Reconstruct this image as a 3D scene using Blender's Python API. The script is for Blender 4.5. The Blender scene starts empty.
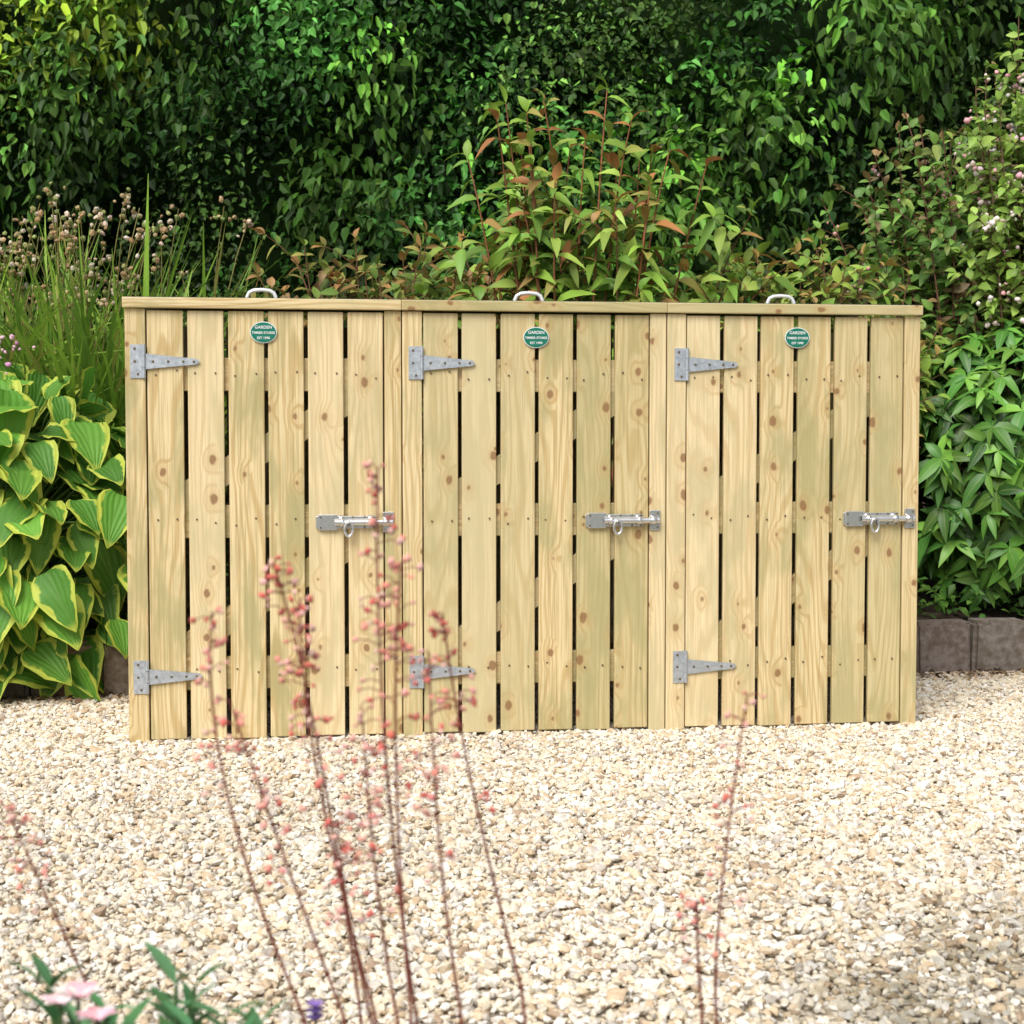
import bpy, bmesh, math, random
import numpy as np
from mathutils import Vector, Matrix
R=np.random.default_rng(7); random.seed(7)
sc=bpy.context.scene
sc.view_settings.view_transform='Standard'; sc.view_settings.look='None'; sc.view_settings.exposure=0
def link(o): sc.collection.objects.link(o); return o
def empty(name,loc=(0,0,0),rz=0):
    o=bpy.data.objects.new(name,None); o.location=loc; o.rotation_euler[2]=rz; return link(o)
# ---------------------------------------------------------------- node helper
class NT:
    def __init__(s,name):
        s.m=bpy.data.materials.new(name); s.m.use_nodes=True; s.t=s.m.node_tree; s.n=s.t.nodes; s.n.clear()
        s.out=s.n.new('ShaderNodeOutputMaterial')
    def new(s,t,**k):
        n=s.n.new(t)
        for a,b in k.items(): setattr(n,a,b)
        return n
    def set(s,inp,v):
        if isinstance(v,bpy.types.NodeSocket): s.t.links.new(v,inp)
        else:
            if inp.type=='RGBA' and len(v)==3: v=(*v,1)
            inp.default_value=v
    def math(s,op,a,b=0.0,c=None,clamp=False):
        n=s.new('ShaderNodeMath',operation=op,use_clamp=clamp); s.set(n.inputs[0],a); s.set(n.inputs[1],b)
        if c is not None: s.set(n.inputs[2],c)
        return n.outputs[0]
    def vmath(s,op,a,b):
        n=s.new('ShaderNodeVectorMath',operation=op); s.set(n.inputs[0],a); s.set(n.inputs[1],b); return n.outputs[0]
    def mr(s,v,a,b,c=0.0,d=1.0):
        n=s.new('ShaderNodeMapRange',interpolation_type='SMOOTHSTEP'); s.set(n.inputs[0],v)
        for i,x in enumerate((a,b,c,d)): n.inputs[i+1].default_value=x
        return n.outputs[0]
    def noise(s,vec,scale=5,detail=3,rough=.5,dist=0):
        n=s.new('ShaderNodeTexNoise'); 
        if vec is not None: s.set(n.inputs['Vector'],vec)
        n.inputs['Scale'].default_value=scale; n.inputs['Detail'].default_value=detail
        n.inputs['Roughness'].default_value=rough; n.inputs['Distortion'].default_value=dist
        return n.outputs['Fac']
    def mix(s,f,a,b,mode='MIX'):
        n=s.new('ShaderNodeMix',data_type='RGBA',blend_type=mode); s.set(n.inputs[0],f); s.set(n.inputs[6],a); s.set(n.inputs[7],b); return n.outputs[2]
    def bsdf(s,col,rough=.6,metal=0,spec=.5,bump=None,bs=.3,bd=.01):
        b=s.new('ShaderNodeBsdfPrincipled'); s.set(b.inputs['Base Color'],col); s.set(b.inputs['Roughness'],rough)
        b.inputs['Metallic'].default_value=metal; b.inputs['Specular IOR Level'].default_value=spec
        if bump is not None:
            n=s.new('ShaderNodeBump'); n.inputs['Strength'].default_value=bs; n.inputs['Distance'].default_value=bd
            s.set(n.inputs['Height'],bump); s.t.links.new(n.outputs[0],b.inputs['Normal'])
        return b.outputs[0]
    def fin(s,sh): s.t.links.new(sh,s.out.inputs[0]); return s.m
    def attr(s,name): n=s.new('ShaderNodeAttribute'); n.attribute_name=name; return n
    def obj(s): return s.new('ShaderNodeTexCoord').outputs['Object']

def leaf_mat(name,rough=.42,trans=.3,rib=.35,margin=None,veins=0,spec=.45):
    t=NT(name); c=t.attr('col').outputs['Color']; l=t.attr('luv').outputs['Vector']
    sp=t.new('ShaderNodeSeparateXYZ'); t.set(sp.inputs[0],l); u,v=sp.outputs[0],sp.outputs[1]
    av=t.math('ABSOLUTE',v)
    if margin:
        w=t.math('ADD',av,t.math('MULTIPLY',t.math('SUBTRACT',t.noise(t.obj(),24,2),.5),.8))
        w=t.math('MAXIMUM',w,t.math('MULTIPLY',t.math('ADD',u,-.10),.90))
        c=t.mix(t.mr(w,.68,.80),c,margin)
    if rib:
        ribm=t.mr(av,.03,.14,rib,0)
        c=t.mix(ribm,c,t.mix(.5,c,(.45,.5,.2)))
    bump=None
    if veins:
        ph=t.math('ADD',t.math('MULTIPLY',av,veins),t.math('MULTIPLY',u,1.2))
        vv=t.math('SINE',t.math('MULTIPLY',ph,6.28))
        bump=vv
        c=t.mix(t.mr(vv,-1,.2,.10,0),c,(.4,.5,.3),'MULTIPLY')
    a=t.bsdf(c,rough,spec=spec,bump=bump,bs=.4,bd=.002)
    if not trans: return t.fin(a)
    tr=t.new('ShaderNodeBsdfTranslucent'); t.set(tr.inputs[0],c)
    m=t.new('ShaderNodeMixShader'); m.inputs[0].default_value=trans
    t.t.links.new(a,m.inputs[1]); t.t.links.new(tr.outputs[0],m.inputs[2])
    return t.fin(m.outputs[0])
def attr_mat(name,rough=.8,spec=.3,nscale=80,amt=.5,bs=.4,detail=2):
    t=NT(name); c=t.attr('col').outputs['Color']
    n=t.noise(t.obj(),nscale,detail,.6)
    c=t.mix(t.mr(n,.3,.75,amt,0),c,(.45,.38,.3),'MULTIPLY')
    return t.fin(t.bsdf(c,rough,spec=spec,bump=n if bs else None,bs=bs,bd=.004))

# ---------------------------------------------------------------- mesh helpers
def npmesh(name,V,F,col=None,luv=None,mat=None,smooth=False,parent=None):
    me=bpy.data.meshes.new(name); V=np.asarray(V,np.float32); F=np.asarray(F,np.int32); k=F.shape[1]
    me.vertices.add(len(V)); me.vertices.foreach_set('co',V.ravel())
    me.loops.add(F.size); me.loops.foreach_set('vertex_index',F.ravel())
    me.polygons.add(len(F)); me.polygons.foreach_set('loop_start',np.arange(0,F.size,k,dtype=np.int32))
    me.update(calc_edges=True)
    me.polygons.foreach_set('use_smooth',np.full(len(F),smooth))
    if col is not None:
        a=me.attributes.new('col','FLOAT_COLOR','POINT'); c=np.ones((len(V),4),np.float32); c[:,:3]=col; a.data.foreach_set('color',c.ravel())
    if luv is not None:
        a=me.attributes.new('luv','FLOAT_VECTOR','POINT'); a.data.foreach_set('vector',np.asarray(luv,np.float32).ravel())
    if mat: me.materials.append(mat)
    me.validate()
    o=link(bpy.data.objects.new(name,me))
    if parent: o.parent=parent
    return o
def nrm(a): return a/np.maximum(np.linalg.norm(a,axis=-1,keepdims=True),1e-9)
def template(us,vs,prof,fold=.25,wave=0):
    T=[];
    for u in us:
        p=prof(u)
        for v in vs: T.append((u,v*p,fold*abs(v)*p+wave*math.sin(u*14+v*2)*abs(v),v))
    nv=len(vs); F=[(i*nv+j,i*nv+j+1,(i+1)*nv+j+1,(i+1)*nv+j) for i in range(len(us)-1) for j in range(nv-1)]
    return np.array(T),np.array(F)
lance=lambda u: max(.02,math.sin(math.pi*min(1,u)**.8)**.9)
T_small=template([0,.35,.7,1],[-1,0,1],lance)
T_oval=(np.array([(0,0,0,0),(.22,-.85,.25,-1),(.62,-.8,.25,-1),(1,0,-.1,0),(.62,.8,.25,1),(.22,.85,.25,1)],float),np.array([(0,3,2),(0,2,1),(0,4,3),(0,5,4)]))
T_med=template([0,.2,.45,.7,.88,1],[-1,0,1],lance,.3)
T_strap=template([0,.14,.28,.42,.56,.7,.84,1],[-1,0,1],lambda u:1-.95*u**3,.3)
hp={0:.5,.08:.80,.2:.97,.35:1.0,.5:.92,.65:.76,.8:.52,.92:.25,1:.02}
T_hosta=template(list(hp),[-1,-.66,-.33,0,.33,.66,1],lambda u:hp[u],.20,.10)
def leaves(name,P,D,N,L,W,C,T,droop,mat,parent=None,smooth=True):
    P,D,N,C=[np.asarray(x,float) for x in (P,D,N,C)]; n=len(P)
    L=np.broadcast_to(np.asarray(L,float),(n,)); W=np.broadcast_to(np.asarray(W,float),(n,)); droop=np.broadcast_to(np.asarray(droop,float),(n,))
    D=nrm(D); N=nrm(N-(N*D).sum(1,keepdims=True)*D); S=np.cross(D,N)
    tv,tf=T; u=tv[:,0];a=tv[:,1];z=tv[:,2]
    V=P[:,None]+D[:,None]*(u[None]*L[:,None])[...,None]+S[:,None]*(a[None]*W[:,None])[...,None]+N[:,None]*(z[None]*W[:,None])[...,None]
    dn=-N*.6+np.array([0,0,-.6])
    V=V+dn[:,None]*((u**2)[None]*(droop*L)[:,None])[...,None]
    F=tf[None]+(np.arange(n)*len(tv))[:,None,None]
    luv=np.stack([np.tile(u,(n,1)),np.tile(tv[:,3],(n,1)),np.repeat(R.random(n)[:,None],len(tv),1)],-1)
    col=np.repeat(C[:,None],len(tv),1)
    return npmesh(name,V.reshape(-1,3),F.reshape(-1,tf.shape[1]),col.reshape(-1,3),luv.reshape(-1,3),mat,smooth,parent)
bm=bmesh.new(); bmesh.ops.create_icosphere(bm,subdivisions=1,radius=1); bm.verts.ensure_lookup_table()
ICO=(np.array([v.co[:] for v in bm.verts]),np.array([[v.index for v in f.verts] for f in bm.faces])); bm.free()
def randrot(n):
    q=nrm(R.normal(size=(n,4)));w,x,y,z=q.T
    return np.stack([1-2*(y*y+z*z),2*(x*y-z*w),2*(x*z+y*w),2*(x*y+z*w),1-2*(x*x+z*z),2*(y*z-x*w),2*(x*z-y*w),2*(y*z+x*w),1-2*(x*x+y*y)],-1).reshape(n,3,3)
def blobs(name,P,size,C,mat,jit=.25,parent=None,smooth=False,flat=None):
    n=len(P); v,f=ICO; V=v[None]*(1+R.uniform(-jit,jit,(n,len(v),1)))+R.uniform(-jit*.3,jit*.3,(n,len(v),3))
    V=V*size[:,None]; V=np.einsum('nij,nkj->nki',randrot(n),V)
    if flat: V[...,2]*=flat
    V+=P[:,None]; F=f[None]+(np.arange(n)*len(v))[:,None,None]
    return npmesh(name,V.reshape(-1,3),F.reshape(-1,3),np.repeat(C[:,None],len(v),1).reshape(-1,3),None,mat,smooth,parent)
def tubes(name,paths,mat,parent=None,sides=6):
    V=[];F=[];C=[];o=0
    for pts,r0,r1,c in paths:
        pts=np.asarray(pts,float); n=len(pts); tg=nrm(np.gradient(pts,axis=0))
        ref=np.array([.3,1,.2]); s=nrm(np.cross(tg,ref)); b=np.cross(tg,s)
        rr=np.linspace(r0,r1,n)
        for i in range(n):
            for k in range(sides):
                a=2*math.pi*k/sides; V.append(pts[i]+rr[i]*(s[i]*math.cos(a)+b[i]*math.sin(a))); C.append(c)
        for i in range(n-1):
            for k in range(sides): F.append((o+i*sides+k,o+i*sides+(k+1)%sides,o+(i+1)*sides+(k+1)%sides,o+(i+1)*sides+k))
        o+=n*sides
    return npmesh(name,V,F,np.array(C),None,mat,True,parent)
def bez(p0,p1,p2,n=8):
    t=np.linspace(0,1,n)[:,None]; return (1-t)**2*np.array(p0)+2*t*(1-t)*np.array(p1)+t*t*np.array(p2)
def box(name,c,s,mat,parent=None,bev=.003,rot=(0,0,0)):
    bm=bmesh.new(); bmesh.ops.create_cube(bm,size=1)
    for v in bm.verts: v.co=Vector((v.co.x*s[0],v.co.y*s[1],v.co.z*s[2]))
    if bev: bmesh.ops.bevel(bm,geom=bm.edges[:],offset=bev,segments=2,profile=.5,affect='EDGES')
    me=bpy.data.meshes.new(name); bm.to_mesh(me); bm.free(); me.materials.append(mat)
    o=link(bpy.data.objects.new(name,me)); o.location=c; o.rotation_euler=rot
    if parent: o.parent=parent
    return o
# ---------------------------------------------------------------- materials
def wood_mat():
    t=NT('treated_pine'); o=t.obj(); oi=t.new('ShaderNodeObjectInfo'); rnd=oi.outputs['Random']
    cb=t.new('ShaderNodeCombineXYZ'); t.set(cb.inputs[0],t.math('MULTIPLY',rnd,31.7)); t.set(cb.inputs[1],t.math('MULTIPLY',rnd,57.1)); t.set(cb.inputs[2],t.math('MULTIPLY',rnd,83.3))
    p=t.vmath('ADD',o,cb.outputs[0])
    sx=t.new('ShaderNodeSeparateXYZ'); t.set(sx.inputs[0],p)
    pk=t.new('ShaderNodeCombineXYZ'); t.set(pk.inputs[0],t.math('MULTIPLY',sx.outputs[0],12)); t.set(pk.inputs[1],t.math('MULTIPLY',sx.outputs[2],8.5))
    vo=t.new('ShaderNodeTexVoronoi',voronoi_dimensions='2D'); t.set(vo.inputs['Vector'],pk.outputs[0]); vo.inputs['Scale'].default_value=1
    dist=vo.outputs['Distance']; sc_=t.new('ShaderNodeSeparateColor'); t.set(sc_.inputs[0],vo.outputs['Color'])
    gate=t.math('GREATER_THAN',sc_.outputs[0],.58)
    rad=t.math('MULTIPLY',t.math('POWER',sc_.outputs[1],2.0),.09)
    dd=t.math('ADD',t.math('SUBTRACT',dist,rad),t.math('MULTIPLY',t.math('SUBTRACT',t.noise(p,45,2),.5),.12))
    knot=t.math('MULTIPLY',t.mr(dd,.005,.07,1,0),gate)
    halo=t.math('MULTIPLY',t.mr(dd,.02,.42,1,0),gate)
    nlow=t.noise(t.vmath('MULTIPLY',p,(7,7,.9)),1,2,.45)
    ph=t.math('ADD',t.math('MULTIPLY',sx.outputs[0],36),t.math('MULTIPLY',nlow,13)); ph=t.math('ADD',ph,t.math('MULTIPLY',halo,1.2))
    ring=t.math('SINE',t.math('MULTIPLY',ph,6.28))
    fine=t.noise(t.vmath('MULTIPLY',p,(230,230,5)),1,2,.65)
    mid=t.noise(t.vmath('MULTIPLY',p,(45,45,1.6)),1,2,.6)
    pat=t.noise(t.vmath('MULTIPLY',p,(11,11,3.4)),1,3,.65)
    c=t.mix(t.mr(ring,-.1,1,0,.78),(.74,.60,.345),(.51,.345,.14))
    c=t.mix(t.mr(mid,.35,.7,0,.55),c,(.55,.42,.205))
    c=t.mix(t.mr(fine,.42,.72,0,.62),c,(.36,.255,.11))
    c=t.mix(t.mr(pat,.43,.66,0,.78),c,(.375,.335,.155))
    r2=t.math('FRACT',t.math('MULTIPLY',rnd,7.31)); r3=t.math('FRACT',t.math('MULTIPLY',rnd,23.7))
    c=t.mix(t.mr(r2,.36,1,0,.65),c,(.375,.34,.16))
    c=t.mix(t.mr(r3,.5,1,0,.38),c,(.81,.68,.44))
    c=t.mix(t.math('MULTIPLY',halo,.28),c,(.50,.31,.12))
    c=t.mix(t.math('MULTIPLY',knot,.82),c,(.23,.11,.045))
    return t.fin(t.bsdf(c,.62,spec=.3,bump=fine,bs=.15,bd=.001))
WOOD=wood_mat()
t=NT('galvanised_steel'); n=t.noise(t.obj(),120,3); n2=t.new('ShaderNodeTexVoronoi'); t.set(n2.inputs['Vector'],t.obj()); n2.inputs['Scale'].default_value=160
STEEL=t.fin(t.bsdf(t.mix(n,(.38,.42,.47),(.62,.66,.70)),t.mr(n,.3,.7,.32,.55),metal=.7,bump=n2.outputs['Distance'],bs=.12,bd=.001))
t=NT('polished_zinc'); ZINC=t.fin(t.bsdf(t.mix(t.noise(t.obj(),90),(.62,.64,.66),(.85,.85,.86)),.25,metal=.9))
t=NT('white_handle'); HANDLE=t.fin(t.bsdf(t.mix(t.noise(t.obj(),50),(.74,.75,.76),(.85,.85,.86)),.25,metal=.35))
t=NT('screw_metal'); SCREW=t.fin(t.bsdf(t.mix(t.noise(t.obj(),50),(.12,.09,.05),(.2,.15,.09)),.5,metal=.6))
t=NT('badge_green'); BGREEN=t.fin(t.bsdf(t.mix(t.noise(t.obj(),40),(.0,.13,.085),(.003,.18,.12)),.3))
t=NT('badge_white'); BWHITE=t.fin(t.bsdf(t.mix(t.noise(t.obj(),40),(.7,.72,.7),(.8,.8,.8)),.4))
t=NT('roofing_felt'); n=t.noise(t.obj(),200,3); FELT=t.fin(t.bsdf(t.mix(n,(.05,.055,.05),(.12,.12,.11)),.9,bump=n))
HLEAF=leaf_mat('hedge_leaf',.55,0,0,spec=.25)
LEAF=leaf_mat('foliage_leaf',.45,.22,.25,spec=.3)
GLOSS=leaf_mat('glossy_leaf',.42,0,.4,spec=.3)
HOSTA=leaf_mat('hosta_leaf',.5,.22,.1,margin=(.52,.60,.09),veins=3.5,spec=.3)
STEM=attr_mat('stem_bark',.75,.3,60,.4,0,1)
STONE=attr_mat('gravel_stone',.85,.25,150,.35,0,1)
PETAL=attr_mat('petal',.6,.2,50,.15,0,1)
BRICKM=attr_mat('clay_block',.95,.2,38,.85,1.0,6)

# ---------------------------------------------------------------- ground
EY0,SL=5.325,.1716
def line(x): return EY0+SL*x
t=NT('grass_ground'); n=t.noise(t.obj(),6,6,.7); n2=t.noise(t.obj(),140,3)
c=t.mix(n,(.03,.06,.015),(.07,.12,.03)); c=t.mix(t.mr(n2,.4,.7,0,.6),c,(.02,.035,.01))
GR=t.fin(t.bsdf(c,.95,bump=n2,bs=.8,bd=.02))
npmesh('ground',[(-90,-60,-.024),(90,-60,-.024),(90,120,-.024),(-90,120,-.024)],[(0,1,2,3)],mat=GR)
t=NT('gravel_bed'); o=t.obj(); vo=t.new('ShaderNodeTexVoronoi'); t.set(vo.inputs['Vector'],o); vo.inputs['Scale'].default_value=80
sp=t.new('ShaderNodeSeparateColor'); t.set(sp.inputs[0],vo.outputs['Color'])
c=t.mix(sp.outputs[0],(.58,.48,.34),(.80,.72,.60)); c=t.mix(t.mr(vo.outputs['Distance'],.3,.75,0,.7),c,(.22,.17,.11))
GB=t.fin(t.bsdf(c,.9,bump=t.math('SUBTRACT',1,vo.outputs['Distance']),bs=1,bd=.01))
V=[(-9,1.95,-.015),(9,1.95,-.015),(9,line(9)+.05,-.015),(-9,line(-9)+.05,-.015)]
npmesh('gravel_drive',V,[(0,1,2,3)],mat=GB)
n=145000
y=np.sqrt(R.uniform(1.97**2,5.9**2,n)); x=R.uniform(-1,1,n)*(.36*y+.40)
k=y<line(x)-.01; x,y=x[k],y[k]; n=len(x)
base=np.array([(.85,.775,.64),(.80,.70,.535),(.88,.84,.76),(.68,.53,.36),(.60,.545,.48),(.76,.62,.44),(.46,.34,.24),(.90,.87,.82)])
pr=np.array([.27,.20,.19,.09,.06,.09,.03,.07])
C=base[R.choice(len(base),n,p=pr)]*R.uniform(.86,1.06,(n,1))
def sm(v,a,b): q=np.clip((v-a)/(b-a),0,1); return q*q*(3-2*q)
patch=sm(np.sin(x*7.1+1)*np.cos(y*9.3)*.5+np.sin(x*17+y*13)*.3+R.normal(size=n)*.45+.6,.0,1.1)*sm(x-(y-2.3)*.25,.25,.62)*sm(-y,-3.1,-2.45)
C=C*(1-.58*patch[:,None])+np.array([.10,.085,.02])*patch[:,None]*.4
big=.5+.5*np.sin(x*2.3+y*1.7)*np.sin(y*3.1-x)
C*= (1-.08*big)[:,None]
ed=sm(y-line(x),-.30,0)[:,None]*R.uniform(.2,.9,(n,1)); C=C*(1-ed)+np.array([.30,.21,.13])*ed
s=1.02*R.lognormal(0,.29,(n,1))*np.stack([R.uniform(.0065,.0105,n),R.uniform(.005,.008,n),R.uniform(.0035,.006,n)],-1)
P=np.stack([x,y,R.uniform(-.013,-.001,n)],-1)
ph=(1+5**.5)/2
iv=nrm(np.array([(-1,ph,0),(1,ph,0),(-1,-ph,0),(1,-ph,0),(0,-1,ph),(0,1,ph),(0,-1,-ph),(0,1,-ph),(ph,0,-1),(ph,0,1),(-ph,0,-1),(-ph,0,1)],float))
fi=np.array([(0,11,5),(0,5,1),(0,1,7),(0,7,10),(0,10,11),(1,5,9),(5,11,4),(11,10,2),(10,7,6),(7,1,8),(3,9,4),(3,4,2),(3,2,6),(3,6,8),(3,8,9),(4,9,5),(2,4,11),(6,2,10),(8,6,7),(9,8,1)])
keep=ICO; ICO=(iv,fi); blobs('gravel_stones',P,s,C,STONE,.3,flat=.75); ICO=keep

def soil(name,x0,x1,yf0,yf1,z,nx,ny,amp):
    V=[];F=[]
    for j in range(ny+1):
        for i in range(nx+1):
            xx=x0+(x1-x0)*i/nx; a=yf0(xx); b=yf1(xx); f=j/ny; yy=a+(b-a)*f
            V.append((xx,yy,z(f)+amp*random.uniform(-1,1)))
    for j in range(ny):
        for i in range(nx): a=j*(nx+1)+i; F.append((a,a+1,a+nx+2,a+nx+1))
    t=NT(name+'_earth'); n=t.noise(t.obj(),45,5,.7); 
    m=t.fin(t.bsdf(t.mix(n,(.02,.013,.008),(.10,.065,.04)),.95,bump=n,bs=1,bd=.02))
    return npmesh(name,V,F,mat=m,smooth=True)
soil('planted_border',-9,9,lambda x:line(x)+.06,lambda x:13.,lambda f:.135+.5*min(1,f*2.2),120,60,.012)
soil('flower_bed',-4,4,lambda x:-.6,lambda x:1.96,lambda f:.012 if .02<f<.98 else -.02,60,30,.006)
V=[];F=[];C=[];o=0
ang=math.atan(SL); px=-7.0
while px<7:
    w=.213; cx=px+w/2; cy=line(cx)+.03
    bm=bmesh.new(); bmesh.ops.create_cube(bm,size=1)
    for v in bm.verts: v.co=Vector((v.co.x*(w-.008),v.co.y*.1,v.co.z*.2))
    bmesh.ops.bevel(bm,geom=bm.edges[:],offset=.014,segments=2,affect='EDGES'); bmesh.ops.triangulate(bm,faces=bm.faces)
    M=Matrix.Translation((cx,cy+random.uniform(-.006,.006),.073+random.uniform(-.006,.006)))@Matrix.Rotation(ang+random.uniform(-.03,.03),4,'Z')@Matrix.Rotation(random.uniform(-.04,.04),4,'X')@Matrix.Rotation(random.uniform(-.015,.015),4,'Y')
    c=random.choice([(.27,.22,.185),(.25,.21,.19),(.29,.22,.185),(.26,.23,.205)]); c=np.array(c)*random.uniform(.8,1.15)
    bm.verts.ensure_lookup_table()
    for v in bm.verts: V.append((M@v.co)[:]); C.append(c)
    for f in bm.faces: F.append([o+v.index for v in f.verts])
    o+=len(bm.verts); bm.free(); px+=w*math.cos(ang)
npmesh('block_edging',V,F,np.array(C),None,BRICKM)

# ---------------------------------------------------------------- BIN STORE
A=math.atan2(.29,2.207)
ST=empty('wooden_bin_store',(-1.037,4.30,-.006),A)
W_,H,DEP=2.223,1.204,.72; BAY=.7415; PW=.054
def b(name,x0,x1,y0,y1,z0,z1,bev=.0025,mat=WOOD):
    sx,sy,sz=x1-x0,y1-y0,z1-z0; c=((x0+x1)/2,(y0+y1)/2,(z0+z1)/2)
    if sx>sz and sx>sy: return box(name,c,(sz,sy,sx),mat,ST,bev,(0,math.pi/2,0))
    if sy>sz and sy>sx: return box(name,c,(sx,sz,sy),mat,ST,bev,(math.pi/2,0,0))
    return box(name,c,(sx,sy,sz),mat,ST,bev)
ZT=1.174
scr=[]
for i in range(3):
    X0=i*BAY+(0.0015 if i else 0)
    l=X0; r=(i+1)*BAY-.0015
    b('post',l,l+PW,0,.045,-.012,ZT); b('post',r-PW+.008,r,0,.045,-.012,ZT)
    a0=l+PW+.003; a1=r-PW+.005; w=(a1-a0-5*.012)/6
    for j in range(6):
        s0=a0+j*(w+.012)+random.uniform(-.001,.001)
        b('door_slat',s0,s0+w,.003+random.uniform(-.001,.0015),.019,.008+random.uniform(-.002,.002),ZT-.004)
        for z in (.19,.60,1.0):
            for dx in (.22,.78): scr.append((s0+w*dx+random.uniform(-.004,.004),z+random.uniform(-.012,.012)))
    for z in (.185,.60,1.0): b('door_rail',a0+.004,a1-.004,.0195,.042,z-.045,z+.045)
    for z0,z1 in ((.23,.555),(.645,.955)):
        L=math.hypot(a1-a0-.1,z1-z0); an=math.atan2(z1-z0,a1-a0-.1)
        box('door_brace',((a0+a1)/2,.031,(z0+z1)/2),(.07,.021,L),WOOD,ST,.002,(0,math.pi/2-an,0))
    e0=l-.002 if i else -.005; e1=r+.0005 if i<2 else W_+.003
    b('lid_lip',e0,e1,-.012,.012,ZT+.002,H)
    sl=math.atan2(.03,DEP)
    box('lid_panel',((e0+e1)/2,DEP/2+.01,H-.012+.022),(e1-e0-.002,DEP,.016),FELT,ST,.002,(sl,0,0))
    hx=(.3623,1.0965,1.8194)[i]; 
    pts=[(hx-.038,.03,H-.01),(hx-.038,.03,H+.008),(hx-.033,.03,H+.018),(hx-.022,.03,H+.024),(hx,.03,H+.026),(hx+.022,.03,H+.024),(hx+.033,.03,H+.018),(hx+.038,.03,H+.008),(hx+.038,.03,H-.01)]
    tubes('lid_handle',[(pts,.0055,.0055,(1,1,1))],HANDLE,ST,10)
    bx=(.3675,1.113,1.859)[i]; bz=1.113 if i==0 else (1.105 if i==1 else 1.110)
    for rx,rz,yy,mt,nm in ((.036,.029,.0,BWHITE,'badge_rim'),(.0338,.0268,-.0012,BGREEN,'badge_face')):
        bm=bmesh.new(); bmesh.ops.create_cone(bm,cap_ends=True,segments=48,radius1=1,radius2=1,depth=1)
        for v in bm.verts: v.co=Vector((v.co.x*rx,v.co.z*.004,v.co.y*rz))
        bmesh.ops.recalc_face_normals(bm,faces=bm.faces)
        me=bpy.data.meshes.new(nm); bm.to_mesh(me); bm.free(); me.materials.append(mt); oo=link(bpy.data.objects.new(nm,me)); oo.location=(bx,yy,bz); oo.parent=ST
    for tx,tz,ts in (('GARDEN',.010,.0115),('TIMBER STORES',-.004,.0088),('EST 1990',-.018,.009)):
        cu=bpy.data.curves.new('badge_text','FONT'); cu.body=tx; cu.size=ts; cu.align_x='CENTER'; cu.extrude=.0003; cu.offset=.0002; cu.materials.append(BWHITE)
        oo=link(bpy.data.objects.new('badge_text',cu)); oo.location=(bx,-.0036,bz+tz); oo.rotation_euler=(math.pi/2,0,0); oo.parent=ST
    for hz in (1.033,.181):
        bm=bmesh.new()
        def prism(pts,y0,y1):
            f=[bm.verts.new((p[0],y0,p[1])) for p in pts]; k=[bm.verts.new((p[0],y1,p[1])) for p in pts]
            bm.faces.new(f); bm.faces.new(k[::-1])
            for q in range(len(pts)): bm.faces.new((f[q],k[q],k[(q+1)%len(pts)],f[(q+1)%len(pts)]))
        h0=l+.014+.003*i
        prism([(h0,hz-.045),(h0,hz+.045),(h0+.032,hz+.045),(h0+.032,hz-.045)],-.0035,-.0005)
        prism([(h0+.040,hz-.021),(h0+.040,hz+.021),(h0+.06,hz+.019),(h0+.175,hz+.0075),(h0+.184,hz),(h0+.175,hz-.0075),(h0+.06,hz-.019)],-.0035,-.0005)
        bmesh.ops.recalc_face_normals(bm,faces=bm.faces)
        me=bpy.data.meshes.new('tee_hinge'); bm.to_mesh(me); bm.free(); me.materials.append(STEEL); oo=link(bpy.data.objects.new('tee_hinge',me)); oo.parent=ST
        for q,(a_,c_) in enumerate(((-.045,-.017),(-.016,.016),(.017,.045))):
            tubes('hinge_knuckle',[([(h0+.036,-.004,hz+a_),(h0+.036,-.004,hz+c_)],.0052,.0052,(1,1,1))],STEEL,ST,12)
        for dx,dz in ((.012,.034),(.020,-.034),(.012,.0),(.06,.0),(.10,.0),(.14,0),(.168,0)):
            box('hinge_screw',(h0+dx,-.0045,hz+dz),(.006,.002,.006),SCREW,ST,.0009)
    g=l+.506+.004*i; bz=.597
    box('bolt_plate',(g+.082,-.0025,bz),(.165,.003,.034),ZINC,ST,.0012)
    box('bolt_end_plate',(g+.032,-.0058,bz),(.052,.003,.043),ZINC,ST,.0012)
    box('bolt_keep_plate',(g+.197,-.0035,bz),(.030,.004,.056),ZINC,ST,.0012)
    tubes('bolt_rod',[([(g+.050,-.013,bz),(g+.208,-.013,bz)],.0085,.0085,(1,1,1))],ZINC,ST,14)
    for q,wd in ((.070,.012),(.150,.014),(.190,.018)):
        arc=[(g+q,-.013+.0115*-math.sin(a),bz+.0115*math.cos(a)) for a in np.linspace(-.5,math.pi+.5,12)]
        arc=[(g+q,0,bz+.019)]+arc+[(g+q,0,bz-.019)]
        Vv=[];Ff=[]
        for p_ in arc:
            Vv+= [(p_[0]-wd/2,p_[1],p_[2]),(p_[0]+wd/2,p_[1],p_[2])]
        for e in range(len(arc)-1): Ff.append((2*e,2*e+1,2*e+3,2*e+2))
        oo=npmesh('bolt_staple',Vv,Ff,mat=ZINC,smooth=True,parent=ST); md=oo.modifiers.new('s','SOLIDIFY'); md.thickness=.0025; md.offset=1
    ring=[(g+.088+.011*math.sin(a),-.021,bz-.018-.020*math.cos(a)*1.0) for a in np.linspace(-2.7,2.7,18)]
    tubes('bolt_eye',[(ring,.0038,.0038,(1,1,1))],ZINC,ST,8)
    tubes('bolt_knob',[([(g+.088,-.013,bz),(g+.088,-.034,bz-.004)],.006,.0045,(1,1,1))],ZINC,ST,10)
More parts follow.
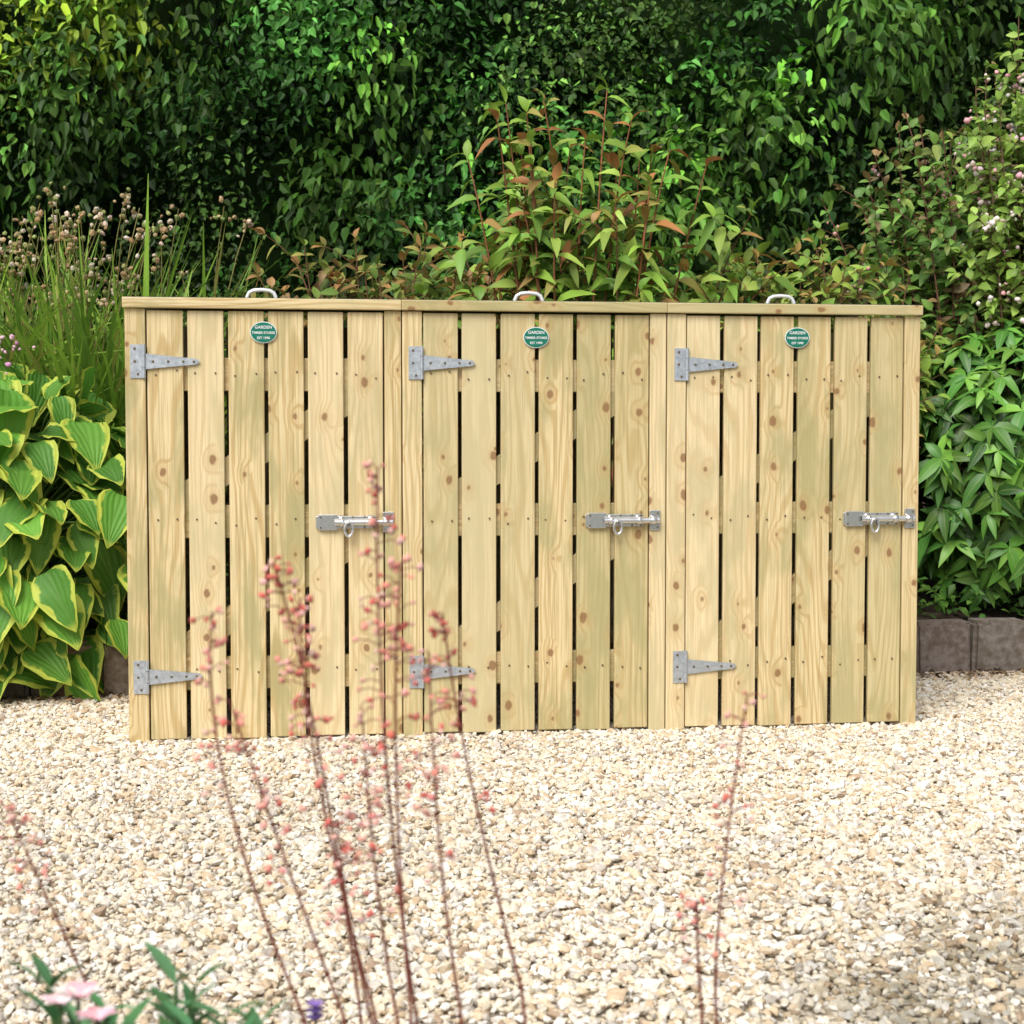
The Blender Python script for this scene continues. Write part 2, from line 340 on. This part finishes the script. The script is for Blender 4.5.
    for q in (.012,.100,.132,.158,.205):
        for dz in (-.014,.014): box('bolt_screw',(g+q,-.006 if q>.2 else (-.0078 if q<.05 else -.0045),bz+dz*(1.4 if q>.2 else 1)),(.005,.002,.005),SCREW,ST,.0008)
V=[];F=[];o=0
for sx_,sz_ in scr:
    for k in range(8): a=k*math.pi/4; V.append((sx_+.0027*math.cos(a),.0012,sz_+.0027*math.sin(a)))
    for k in range(8): a=k*math.pi/4; V.append((sx_+.0027*math.cos(a),.006,sz_+.0027*math.sin(a)))
    for k in range(8):
        F.append((o+k,o+(k+1)%8,o+8+(k+1)%8,o+8+k))
    F+= [(o,o+1,o+2,o+3),(o,o+3,o+4,o+7),(o+4,o+5,o+6,o+7)]
    o+=16
npmesh('slat_screws',V,F,mat=SCREW,parent=ST)
for nm,xx in (('side',.004),('divider',BAY-.008),('divider',2*BAY-.008),('side',W_-.020)):
    yy=.05; 
    while yy<DEP-.05:
        b(nm+'_slat',xx,xx+.016,yy,yy+.093,.004,ZT-.002); yy+=.099
    for z in (.2,1.0): b(nm+'_rail',xx+.017 if xx<2 else xx-.023,xx+.039 if xx<2 else xx-.001,.05,DEP-.03,z-.03,z+.03)
xx=.03
while xx<W_-.1:
    b('back_slat',xx,xx+.095,DEP-.022,DEP-.004,.004,ZT); xx+=.103  # unseen back boards, added to keep the inside dark
for z in (.2,1.0): b('back_rail',.05,W_-.05,DEP-.046,DEP-.0225,z-.04,z+.04)

# ---------------------------------------------------------------- VEGETATION
UP=np.array([0,0,1.])
def colvar(n,cols,p=None,var=.25):
    cols=np.array(cols); c=cols[R.choice(len(cols),n,p=p)]; return c*R.uniform(1-var,1+var,(n,1))*R.uniform(.93,1.07,(n,3))
BG=empty('ivy_covered_trees')
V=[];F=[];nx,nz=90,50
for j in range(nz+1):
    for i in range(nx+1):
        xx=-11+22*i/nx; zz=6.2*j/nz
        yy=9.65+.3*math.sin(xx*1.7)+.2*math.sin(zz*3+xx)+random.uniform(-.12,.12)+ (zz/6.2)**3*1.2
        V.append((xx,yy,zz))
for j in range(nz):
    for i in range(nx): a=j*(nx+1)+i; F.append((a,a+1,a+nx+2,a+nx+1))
t=NT('shaded_foliage_mass'); n_=t.noise(t.obj(),9,4,.7); DK=t.fin(t.bsdf(t.mix(n_,(.002,.006,.001),(.014,.035,.006)),.95,spec=.1))  # near-black green sheet behind the leaves, stands in for shade in gaps
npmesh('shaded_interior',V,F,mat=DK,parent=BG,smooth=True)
trunks=[]
for k in range(9):
    x0=-7+14*k/8+R.uniform(-.4,.4); y0=10.4
    trunks.append((bez((x0,y0,.2),(x0+R.uniform(-.3,.3),y0,2.5),(x0+R.uniform(-.8,.8),y0+1.0,5.2)),.09,.05,(.03,.028,.016)))
tubes('trunks',trunks,STEM,BG)
P=[];D=[];N=[];L=[];C=[];WW=[]
def vn(x,z,s,seed):
    return math.sin(x*s+seed)*math.cos(z*s*1.1+seed*1.7)+.6*math.sin(x*s*2.1-z*s*1.6+seed*2.3)
for k in range(1700):
    cx=R.uniform(-6.2,6.2); cz=R.uniform(.7,4.6); 
    bulge=.55*math.sin(cx*1.15+.8)+.5*vn(cx,cz,2.1,1.3)
    sp_=vn(cx,cz,1.5,4.2)
    hole=vn(cx,cz,2.6,7.7)
    back=R.random()<.3 or hole>.85
    cy=8.75-bulge*.55+R.uniform(-.25,.3)+max(0,cz-3.8)*.3
    if back: cy+=.5
    r=R.uniform(.13,.32); m=int(50+560*r**1.6)
    kind='ivy' if sp_>.25 else ('fine' if sp_<-.45 or cx>1.6 else 'mid')
    el=2.3 if (kind=='ivy' and R.random()<.6) else 1.1
    th=R.uniform(0,2*math.pi,m); zz=R.uniform(-1,1,m); q=np.sqrt(1-zz**2)
    dv=np.stack([q*np.cos(th),q*np.sin(th)*.9,zz*el],-1)
    kk=dv[:,1]<.3; dv=dv[kk]; m=len(dv)
    rr=r*R.uniform(.5,1.2,(m,1))
    P.append(np.array([cx,cy,cz])+dv*rr)
    dw=.75 if kind=='ivy' else .2
    D.append(dv*.5+R.normal(size=(m,3))*(.55 if kind=='ivy' else .8)+np.array([0,-.25,-dw]))
    N.append(dv+R.normal(size=(m,3))*.6+np.array([0,-.4,.7]))
    sz={'ivy':.070,'mid':.052,'fine':.038}[kind]
    L.append(R.uniform(.6,1.35,m)*sz); WW.append(R.uniform(.24,.40,m)*{'ivy':.95,'mid':1.05,'fine':1.15}[kind])
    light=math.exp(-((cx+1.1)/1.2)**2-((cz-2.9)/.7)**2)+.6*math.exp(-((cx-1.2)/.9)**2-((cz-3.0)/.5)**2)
    if cx<-2.1 and cz>2.95+.3*(cx+2.8): base=(.38,.56,.05)  # sunlit corner painted in as brighter yellow-green leaves
    elif back: base=(.017,.055,.010)  # set-back clumps and hollows: shade put into a darker leaf colour
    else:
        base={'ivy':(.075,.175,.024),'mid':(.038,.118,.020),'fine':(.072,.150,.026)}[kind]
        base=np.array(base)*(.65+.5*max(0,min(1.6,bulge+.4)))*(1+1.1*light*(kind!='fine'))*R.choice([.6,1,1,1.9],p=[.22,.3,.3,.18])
    tip=sm(dv[:,2]/el,-.8,1.0)[:,None]  # skylight painted into leaf colour: clump tops lighter, undersides darker
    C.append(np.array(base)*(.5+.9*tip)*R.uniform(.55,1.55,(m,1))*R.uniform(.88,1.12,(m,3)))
P,D,N,L,C,WW=map(np.concatenate,(P,D,N,L,C,WW))
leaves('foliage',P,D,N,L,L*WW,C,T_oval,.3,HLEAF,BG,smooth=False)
print('hedge leaves',len(P))

def shrub(name,base,n,h,spread,LL,aspect,spacing,cols,probs=None,stemcol=(.12,.07,.03),T=T_med,mat=LEAF,side=True,start=.25,lean=(0,0),droop=.35,tipcol=None,tipp=.45,sidelen=(.12,.34),flower=None,topth=.6,r0=.006,face=.35):
    root=empty(name); base=np.array(base,float); paths=[];P=[];D=[];N=[];Ls=[];C=[];FP=[]
    def run(pts,lo,scale=1.):
        seg=np.linalg.norm(np.diff(pts,axis=0),axis=1); tot=seg.sum(); cum=np.concatenate([[0],np.cumsum(seg)])
        s=lo*tot; flip=R.uniform(0,3.1)
        while s<tot:
            p=np.array([np.interp(s,cum,pts[:,k]) for k in range(3)]); i=min(len(seg)-1,np.searchsorted(cum,s)-1 if s>0 else 0)
            tg=(pts[i+1]-pts[i])/max(seg[i],1e-6)
            s1=nrm(np.cross(tg,[math.cos(flip),math.sin(flip),.15])); f=s/tot
            for sg in (1,-1):
                if R.random()<.1: continue
                d=tg*R.uniform(.3,.7)+sg*s1+R.normal(size=3)*.18; P.append(p); D.append(d); N.append(np.array([0,-face,1])+tg*.2+R.normal(size=3)*.3)
                Ls.append(LL*R.uniform(.6,1.15)*scale*(1-.4*f**3)); c=np.array(cols[R.choice(len(cols),p=probs)])*R.uniform(.65,1.3)
                if tipcol is not None and R.random()<f**3*tipp: c=np.array(tipcol[R.integers(len(tipcol))])*R.uniform(.8,1.2)
                C.append(c)
            if flower and f>.5: FP.append(p+R.normal(size=3)*.02)
            flip+=1.57+R.normal()*.15; s+=spacing*R.uniform(.8,1.2)
        for q in range(2): P.append(pts[-1]); D.append(tg+R.normal(size=3)*.3); N.append(UP+R.normal(size=3)*.4); Ls.append(LL*.6); C.append(np.array(tipcol[0] if tipcol is not None and R.random()<.5 else cols[0])*R.uniform(.8,1.2))
    for i in range(n):
        a=R.uniform(0,2*math.pi); r=math.sqrt(R.random()); hh=h*R.uniform(topth,1)*(1-.2*r)
        b0=base+np.array([math.cos(a)*r*spread[0]*.35,math.sin(a)*r*spread[1]*.35,0])
        tp=base+np.array([math.cos(a)*r*spread[0]+lean[0]*hh,math.sin(a)*r*spread[1]+lean[1]*hh,hh])
        md=b0*.45+tp*.55; md[2]=base[2]+hh*.72; md[:2]+=R.normal(size=2)*.05
        pts=bez(b0,md,tp,10); paths.append((pts,r0,r0*.35,np.array(stemcol)*R.uniform(.7,1.3))); run(pts,start)
        if side:
            for q in np.arange(max(.3,start),.93,.11):
                k=q*9; p=pts[int(k)]+(pts[int(k)+1]-pts[int(k)])*(k-int(k)); aa=R.uniform(0,2*math.pi); l=R.uniform(*sidelen)*(1.1-q*.5)
                e=p+np.array([math.cos(aa)*l*.8,math.sin(aa)*l*.8,l*R.uniform(.35,.8)]); m_=(p+e)/2+np.array([0,0,l*.15])
                sp_=bez(p,m_,e,5); paths.append((sp_,r0*.4,r0*.2,np.array(stemcol))); run(sp_,.2,.9)
    tubes('stems',paths,STEM,root,5)
    Ls=np.array(Ls); leaves('leaves',P,D,N,Ls,Ls*aspect,np.array(C),T,R.uniform(droop*.4,droop*1.4,len(Ls)),mat,root)
    if flower:
        FP=np.array(FP); m=int(len(FP)*flower[0]); FP=FP[R.choice(len(FP),m,replace=False)]
        FP=np.repeat(FP,4,0)+R.normal(size=(m*4,3))*.015
        fs=flower[2] if len(flower)>2 else .009
        blobs('flowers',FP,np.tile([fs,fs,fs*.7],(len(FP),1))*R.uniform(.6,1.2,(len(FP),1)),colvar(len(FP),flower[1],var=.1),PETAL,.2,root,True)
    return root
YG=[(.24,.40,.055),(.17,.32,.05),(.33,.46,.085),(.35,.38,.08),(.34,.22,.07)]
YP=[.36,.30,.22,.1,.02]
shrub('dogwood_shrub',(.33,6.1,.3),40,1.72,(.70,.35),.16,.18,.080,YG,YP,(.18,.08,.04),tipcol=[(.38,.22,.07),(.36,.34,.08)],tipp=.15,topth=.62,droop=.7,face=.8)
shrub('dogwood_shrub',(.22,5.95,.3),22,1.95,(.52,.2),.165,.18,.085,YG,YP,(.28,.11,.05),tipcol=[(.44,.19,.07),(.36,.32,.08)],tipp=.3,topth=.80,droop=.8,side=False,start=.4,r0=.007,face=.9)
shrub('berberis_shrub',(-.5,6.0,.3),26,1.42,(.5,.3),.095,.24,.06,[(.18,.27,.05),(.26,.26,.06),(.28,.17,.06),(.12,.20,.04)],None,(.18,.09,.045),tipcol=[(.36,.20,.07),(.34,.30,.08)],topth=.75,face=.7)
shrub('berberis_shrub',(-1.0,6.4,.3),18,1.32,(.4,.3),.09,.24,.06,[(.10,.18,.04),(.16,.20,.05),(.08,.15,.035)],None,(.14,.08,.04),topth=.7,face=.6)
shrub('spiraea_shrub',(1.15,6.05,.3),30,1.36,(.5,.3),.085,.26,.05,[(.24,.38,.06),(.32,.42,.08),(.17,.29,.05)],None,(.18,.09,.05),tipcol=[(.38,.26,.08)],topth=.75,flower=(.06,[(.65,.32,.32),(.7,.46,.40)]),face=.7)
shrub('weigela_shrub',(1.92,6.4,.3),74,2.05,(.78,.45),.082,.28,.042,[(.14,.29,.055),(.18,.33,.065),(.21,.27,.065),(.22,.16,.08),(.10,.21,.04)],[.28,.25,.2,.04,.23],(.16,.07,.05),tipcol=[(.28,.18,.08),(.26,.36,.08)],tipp=.25,topth=.62,flower=(.02,[(.7,.34,.36),(.75,.5,.5)]),face=.8)
shrub('beauty_bush',(2.02,6.1,.3),40,2.32,(.30,.25),.072,.30,.042,[(.25,.40,.07),(.20,.33,.055),(.31,.45,.09)],None,(.18,.11,.06),topth=.76,start=.5,flower=(.20,[(.85,.66,.66),(.82,.45,.50),(.86,.78,.74)],.012),face=.8)
shrub('low_shrub',(-2.5,6.9,.3),24,1.2,(.8,.4),.08,.28,.06,[(.06,.14,.03),(.09,.17,.04)],None)
shrub('low_shrub',(.3,7.2,.35),40,1.25,(1.7,.4),.08,.28,.07,[(.05,.11,.025),(.08,.14,.03)],None)

# glossy evergreen on the right
EV=empty('evergreen_shrub'); P=[];D=[];N=[];L=[];C=[];paths=[]
for k in range(1050):
    a=R.uniform(0,2*math.pi); zz=R.uniform(-.75,1); q=math.sqrt(1-zz*zz)
    dv=np.array([q*math.cos(a),q*math.sin(a),zz]); 
    if dv[1]>.5: continue
    dep=R.uniform(.70,1.07)
    p=np.array([2.10,6.1,.70])+dv*np.array([.66,.52,.56])*dep
    if p[2]<.26: continue
    ax=nrm(dv*.7+np.array([0,-.3,.6])+R.normal(size=3)*.35); s1=nrm(np.cross(ax,[.1,1,.3])); s2=np.cross(ax,s1)
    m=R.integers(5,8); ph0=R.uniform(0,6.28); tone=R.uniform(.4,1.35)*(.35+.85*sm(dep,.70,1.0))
    for j in range(m):
        an=ph0+2*math.pi*j/m+R.normal()*.3; rad=s1*math.cos(an)+s2*math.sin(an)
        P.append(p);D.append(rad+ax*R.uniform(.0,.6)+np.array([0,0,-.2]));N.append(ax+R.normal(size=3)*.2);L.append(R.uniform(.065,.12))
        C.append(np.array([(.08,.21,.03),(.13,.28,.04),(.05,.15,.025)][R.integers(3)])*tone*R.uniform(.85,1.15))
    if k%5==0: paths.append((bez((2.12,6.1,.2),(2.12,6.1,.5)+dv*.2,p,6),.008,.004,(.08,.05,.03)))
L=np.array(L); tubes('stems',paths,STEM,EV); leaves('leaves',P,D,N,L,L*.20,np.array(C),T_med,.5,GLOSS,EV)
n=4600
x=R.uniform(-2.6,3.0,n); y=line(x)+.12+R.uniform(0,1.0,n)**1.5*.9
k=(x>.9)|(x<-.9); x,y=x[k],y[k]; n=len(x)
k=(x<0)|(y>line(x)+.14); x,y=x[k],y[k]; n=len(x)
P=np.stack([x,y,.15+R.uniform(0,.13,n)+.25*(y-line(x))*.5],-1); D=R.normal(size=(n,3))*np.array([1,1,.3])+np.array([0,-.3,.1]); N=np.array([0,-.2,1])+R.normal(size=(n,3))*.3
leaves('ground_cover_plants',P,D,N,R.uniform(.03,.06,n),R.uniform(.009,.016,n),colvar(n,[(.09,.21,.035),(.14,.28,.05),(.06,.14,.03)],var=.4),T_small,.3,LEAF)
n=900; x=R.uniform(-2.6,2.8,n); y=line(x)-np.abs(R.normal(size=n))*.09-.01
P=np.stack([x,y,R.uniform(.001,.012,n)],-1)
leaves('leaf_litter',P,R.normal(size=(n,3))*np.array([1,1,.15]),UP+R.normal(size=(n,3))*.3,R.uniform(.015,.035,n),R.uniform(.005,.010,n),colvar(n,[(.16,.09,.04),(.25,.16,.08),(.10,.06,.03)]),T_small,.3,STEM)

def hosta(name,c,rx,ry,rz,n):
    HO=empty(name); c=np.array(c); P=[];D=[];N=[];L=[];C=[];paths=[];DR=[]
    for k in range(n):
        f=(k+.5)/n; zz=-.65+1.64*f; a=k*2.39996+R.normal()*.2; q=math.sqrt(max(0,1-zz*zz))
        if zz<0: q=max(q,.9)
        dv=np.array([q*math.cos(a),q*math.sin(a),zz]); dep=R.uniform(.80,1.05)
        p=c+dv*np.array([rx,ry,rz])*dep
        hor=nrm(np.array([dv[0],dv[1]-.15,0])+R.normal(size=3)*.35); 
        l=R.uniform(.11,.205)
        d=nrm(hor+np.array([0,0,-.3-.45*(1-max(0,zz))+.25*max(0,zz)])+R.normal(size=3)*.25)
        nn=nrm(dv*.5+np.array([0,-.1,.8])+R.normal(size=3)*.3)
        p=p-d*l*.45; p[2]=max(p[2],.17 if p[1]>line(p[0]) else .12)
        P.append(p);D.append(d);N.append(nn);L.append(l);DR.append(R.uniform(.1,.6))
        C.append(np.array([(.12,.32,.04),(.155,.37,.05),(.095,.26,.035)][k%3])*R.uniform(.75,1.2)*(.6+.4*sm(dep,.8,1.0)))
        if k%2==0: paths.append((bez((c[0]+R.normal()*.05,c[1]+R.normal()*.05,.15),(c+p)/2+np.array([0,0,.1]),p,7),.005,.0035,(.12,.24,.05)))
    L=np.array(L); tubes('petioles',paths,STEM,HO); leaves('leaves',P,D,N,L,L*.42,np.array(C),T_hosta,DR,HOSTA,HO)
hosta('hosta_plant',(-1.80,5.40,.42),.72,.62,.62,620)

SP=empty('crocosmia_clump'); P=[];D=[];L=[];C=[];W=[];paths=[];hd=[]
for k in range(26):
    bx=R.uniform(-2.5,-1.15); by=R.uniform(5.85,6.45)
    for j in range(50):
        P.append((bx+R.normal()*.06,by+R.normal()*.05,.22)); a=R.uniform(0,6.28); s=abs(R.normal())*.38
        D.append(np.array([math.cos(a)*s,math.sin(a)*s,1]))
        L.append(R.uniform(.98,1.58)); W.append(R.uniform(.009,.018))
        C.append(np.array([(.24,.41,.05),(.30,.46,.07),(.16,.30,.045),(.40,.38,.10)][R.choice(4,p=[.4,.22,.26,.12])])*R.uniform(.75,1.2))
    for j in range(3):
        a=R.uniform(0,6.28); tp=np.array([bx+math.cos(a)*.22,by+math.sin(a)*.2,R.uniform(1.3,1.72)])
        pts=bez((bx,by,.25),(bx,by,1.2),tp,8); paths.append((pts,.0035,.002,(.24,.22,.07)))
        for q in range(8):
            t_=R.uniform(0,.22); p=tp*(1-t_)+pts[5]*t_; hd.append(p+R.normal(size=3)*np.array([.022,.022,.018]))
tubes('flower_stems',paths,STEM,SP,5)
def strap(P,D,L,W,C):
    P,D,C,W,L=[np.asarray(v,float) for v in (P,D,C,W,L)]; n=len(P); tv,tf=T_strap; u=tv[:,0]
    D=nrm(D); hz=D.copy(); hz[:,2]=0; hz=nrm(hz+1e-4); S=nrm(np.cross(D,hz)+R.normal(size=(n,3))*.4); bendk=R.uniform(.05,.40,n)
    V=P[:,None]+D[:,None]*(u[None]*L[:,None])[...,None]+hz[:,None]*((u**2.5)[None]*(bendk*L)[:,None])[...,None]
    V[...,2]-=(u**3)[None]*(bendk**1.3*L)[:,None]*1.1
    V=V+S[:,None]*(tv[:,1][None]*W[:,None])[...,None]
    F=tf[None]+(np.arange(n)*len(tv))[:,None,None]
    luv=np.stack([np.tile(u,(n,1)),np.tile(tv[:,3],(n,1)),np.zeros((n,len(tv)))],-1)
    return npmesh('strap_leaves',V.reshape(-1,3),F.reshape(-1,4),np.repeat(C[:,None],len(tv),1).reshape(-1,3),luv.reshape(-1,3),LEAF,True,SP)
strap(P,D,L,W,C)
hd=np.array(hd); blobs('seed_heads',hd,np.tile([.009,.009,.012],(len(hd),1))*R.uniform(.6,1.3,(len(hd),1)),colvar(len(hd),[(.45,.32,.18),(.36,.23,.12),(.65,.52,.42),(.30,.34,.12)]),PETAL,.2,SP)
n=60; P=np.stack([R.normal(-1.76,.06,n),R.normal(5.42,.06,n),R.normal(1.10,.045,n)],-1)
PF=empty('pink_geranium'); blobs('flowers',P,np.tile([.010,.010,.006],(n,1))*R.uniform(.6,1.2,(n,1)),colvar(n,[(.65,.32,.50),(.72,.46,.58)],var=.1),PETAL,.2,PF,True)
tubes('stems',[(bez((-1.85,5.6,.3),(-1.82,5.55,.8),p,6),.002,.0015,(.08,.13,.04)) for p in P[::2]],STEM,PF,4)

# foreground coral bells
def coral(name,base,stems,y,dens=50):
    HB=empty(name); paths=[];FP=[]
    for (tx,tz),(mx,mz),(bx,bz) in stems:
        yy=y+R.uniform(-.05,.07); top=np.array([tx,yy,tz]); mid=np.array([mx,yy+.01,mz]); bot=np.array([bx,yy+.02,bz])
        g=np.array([base+(bx-base)*.35+R.normal()*.01,y+R.normal()*.03,.02])
        ctrl=2*mid-.5*(top+bot); up=bez(bot,ctrl,top,16); lowc=bot-(ctrl-bot)*.5; low=bez(g,np.array([lowc[0],yy,max(.05,lowc[2]*.8)]),bot,6)
        pts=np.vstack([low[:-1],up]); col=np.array((.24,.065,.045)); paths.append((pts,.0018,.0009,col))
        ln=np.linalg.norm(top-bot)
        for q in np.linspace(.42,1,int(14+ln*dens)):
            k=q*15; i=min(14,int(k)); p=up[i]+(up[i+1]-up[i])*(k-i)
            if R.random()<.55*(1-q)+.1: continue
            for w in range(R.integers(1,4) if q>.6 else 1):
                a=R.uniform(0,6.28); l=R.uniform(.008,.028)*(1.25-q*.6); e=p+np.array([math.cos(a)*l,math.sin(a)*l,R.uniform(-.002,.008)])
                paths.append((np.array([p,(p+e)/2+np.array([0,0,.002]),e]),.0006,.0005,col)); FP.append(e)
                if R.random()<.25: FP.append(e+R.normal(size=3)*.003)
    tubes('flower_stems',paths,STEM,HB,5)
    FP=np.array(FP); blobs('bell_flowers',FP,np.tile([.0024,.0024,.0037],(len(FP),1))*R.uniform(.7,1.3,(len(FP),1)),colvar(len(FP),[(.82,.30,.25),(.85,.42,.35),(.66,.15,.12),(.86,.54,.46)],var=.12),PETAL,.15,HB,True)
    n=60; a=R.uniform(0,6.28,n); r=R.uniform(.02,.16,n); P=np.stack([base+r*np.cos(a),y+r*np.sin(a),R.uniform(.05,.15,n)],-1)
    D=np.stack([np.cos(a),np.sin(a),R.uniform(-.2,.3,n)],-1); leaves('basal_leaves',P,D,UP+R.normal(size=(n,3))*.2,R.uniform(.05,.08,n),R.uniform(.025,.035,n),colvar(n,[(.07,.12,.04),(.12,.07,.05)]),T_med,.3,LEAF,HB)
coral('coral_bells_plant',-.09,[((-.26,.677),(-.251,.519),(-.187,.315)),((-.212,.716),(-.177,.563),(-.14,.315)),((-.1155,.80),(-.111,.563),(-.085,.315)),((-.094,.72),(-.10,.546),(-.088,.315)),
 ((-.063,.668),(-.037,.51),(.009,.315)),((-.186,.686),(-.17,.519),(-.124,.315)),((-.150,.50),(-.14,.41),(-.122,.315)),((-.072,.642),(-.063,.467),(-.045,.315)),((-.129,.598),(-.117,.44),(-.10,.315)),((-.245,.60),(-.20,.46),(-.150,.315))],1.4,44)
coral('coral_bells_plant',.17,[((.210,.598),(.190,.423),(.186,.315)),((.163,.42),(.165,.37),(.170,.315))],1.4,26)
coral('coral_bells_plant',-.36,[((-.46,.49),(-.42,.39),(-.385,.30))],1.4,26)
LP=empty('penstemon_plant'); P=[];D=[];N=[];L=[];paths=[]
for k in range(18):
    bx=-.40+R.uniform(0,.18); by=1.38+R.uniform(-.08,.08); hz=R.uniform(.29,.355)*(1 if -.38<bx<-.26 else .95)
    tp=(bx+R.normal()*.02,by,hz); pts=bez((bx,by,.01),(bx,by,.15),tp,8); paths.append((pts,.003,.002,(.08,.15,.05)))
    for q in np.linspace(.15,1,12):
        i=min(6,int(q*7)); p=pts[i]+(pts[i+1]-pts[i])*(q*7-i); a=R.uniform(0,6.28)
        for sgn in (0,math.pi): P.append(p);D.append((math.cos(a+sgn),math.sin(a+sgn),R.uniform(.5,1.5)));N.append((-math.cos(a+sgn),-math.sin(a+sgn),1));L.append(R.uniform(.035,.06))
L=np.array(L); tubes('stems',paths,STEM,LP,5); leaves('leaves',P,D,N,L,L*.13,colvar(len(P),[(.09,.25,.10),(.14,.32,.14),(.08,.2,.07)]),T_med,.2,LEAF,LP)
def petals(name,c,n,l,w,col,par,updir=.5):
    a=np.linspace(0,6.28,n,endpoint=False)+R.normal(size=n)*.15; P=np.tile(np.array(c,float),(n,1)); D=np.stack([np.cos(a),np.sin(a),np.full(n,updir)],-1); N=np.stack([-np.cos(a),-np.sin(a),np.full(n,1.2)],-1)
    leaves(name,P,D,N,np.full(n,l),np.full(n,w),colvar(n,col,var=.08),T_med,.3,PETAL,par)
FL=empty('pink_lily')
for c,s in (((-.350,1.27,.374),1),((-.330,1.25,.364),.8),((-.370,1.29,.362),.8)):
    petals('petals',c,6,.026*s,.009*s,[(.82,.60,.62),(.85,.78,.76),(.80,.42,.50)],FL,.9)
    tubes('stem',[(bez((c[0],c[1],.0),(c[0],c[1],.15),c,5),.003,.002,(.08,.15,.05))],STEM,FL,5)
VF=empty('violet_flower')
for dz in (0,.006,.012): petals('petals',(-.175,1.40,.308+dz),7,.012,.004,[(.22,.14,.42),(.3,.2,.5)],VF,1.2)
tubes('stem',[(bez((-.175,1.40,.0),(-.172,1.40,.15),(-.175,1.40,.31),5),.002,.0015,(.08,.15,.05))],STEM,VF,5)

# ---------------------------------------------------------------- light
w=bpy.data.worlds.new('World'); sc.world=w; w.use_nodes=True; nt=w.node_tree; bgn=nt.nodes['Background']
sk=nt.nodes.new('ShaderNodeTexSky'); sk.sky_type='NISHITA'; sk.sun_disc=False
EL,AZ=math.radians(50),math.radians(205)
sk.sun_elevation=EL; sk.sun_rotation=AZ; sk.dust_density=3; sk.air_density=1
hs=nt.nodes.new('ShaderNodeHueSaturation'); hs.inputs['Saturation'].default_value=.35
nt.links.new(sk.outputs[0],hs.inputs['Color']); nt.links.new(hs.outputs[0],bgn.inputs[0]); bgn.inputs[1].default_value=.15
sd=bpy.data.lights.new('sun','SUN'); sd.energy=3.2; sd.angle=math.radians(35); sd.color=(1,.97,.91)
so=link(bpy.data.objects.new('sun',sd))
dirv=Vector((math.sin(AZ)*math.cos(EL),math.cos(AZ)*math.cos(EL),math.sin(EL)))
so.rotation_euler=dirv.to_track_quat('Z','Y').to_euler()
# ---------------------------------------------------------------- camera
cd=bpy.data.cameras.new('camera'); cd.lens=56.25; cd.sensor_width=36; cd.clip_end=500; cd.clip_start=.05
cd.dof.use_dof=True; cd.dof.focus_distance=4.5; cd.dof.aperture_fstop=9
co=link(bpy.data.objects.new('camera',cd)); co.location=(0,0,.83); co.rotation_euler=(math.radians(90-2.76),0,0); sc.camera=co
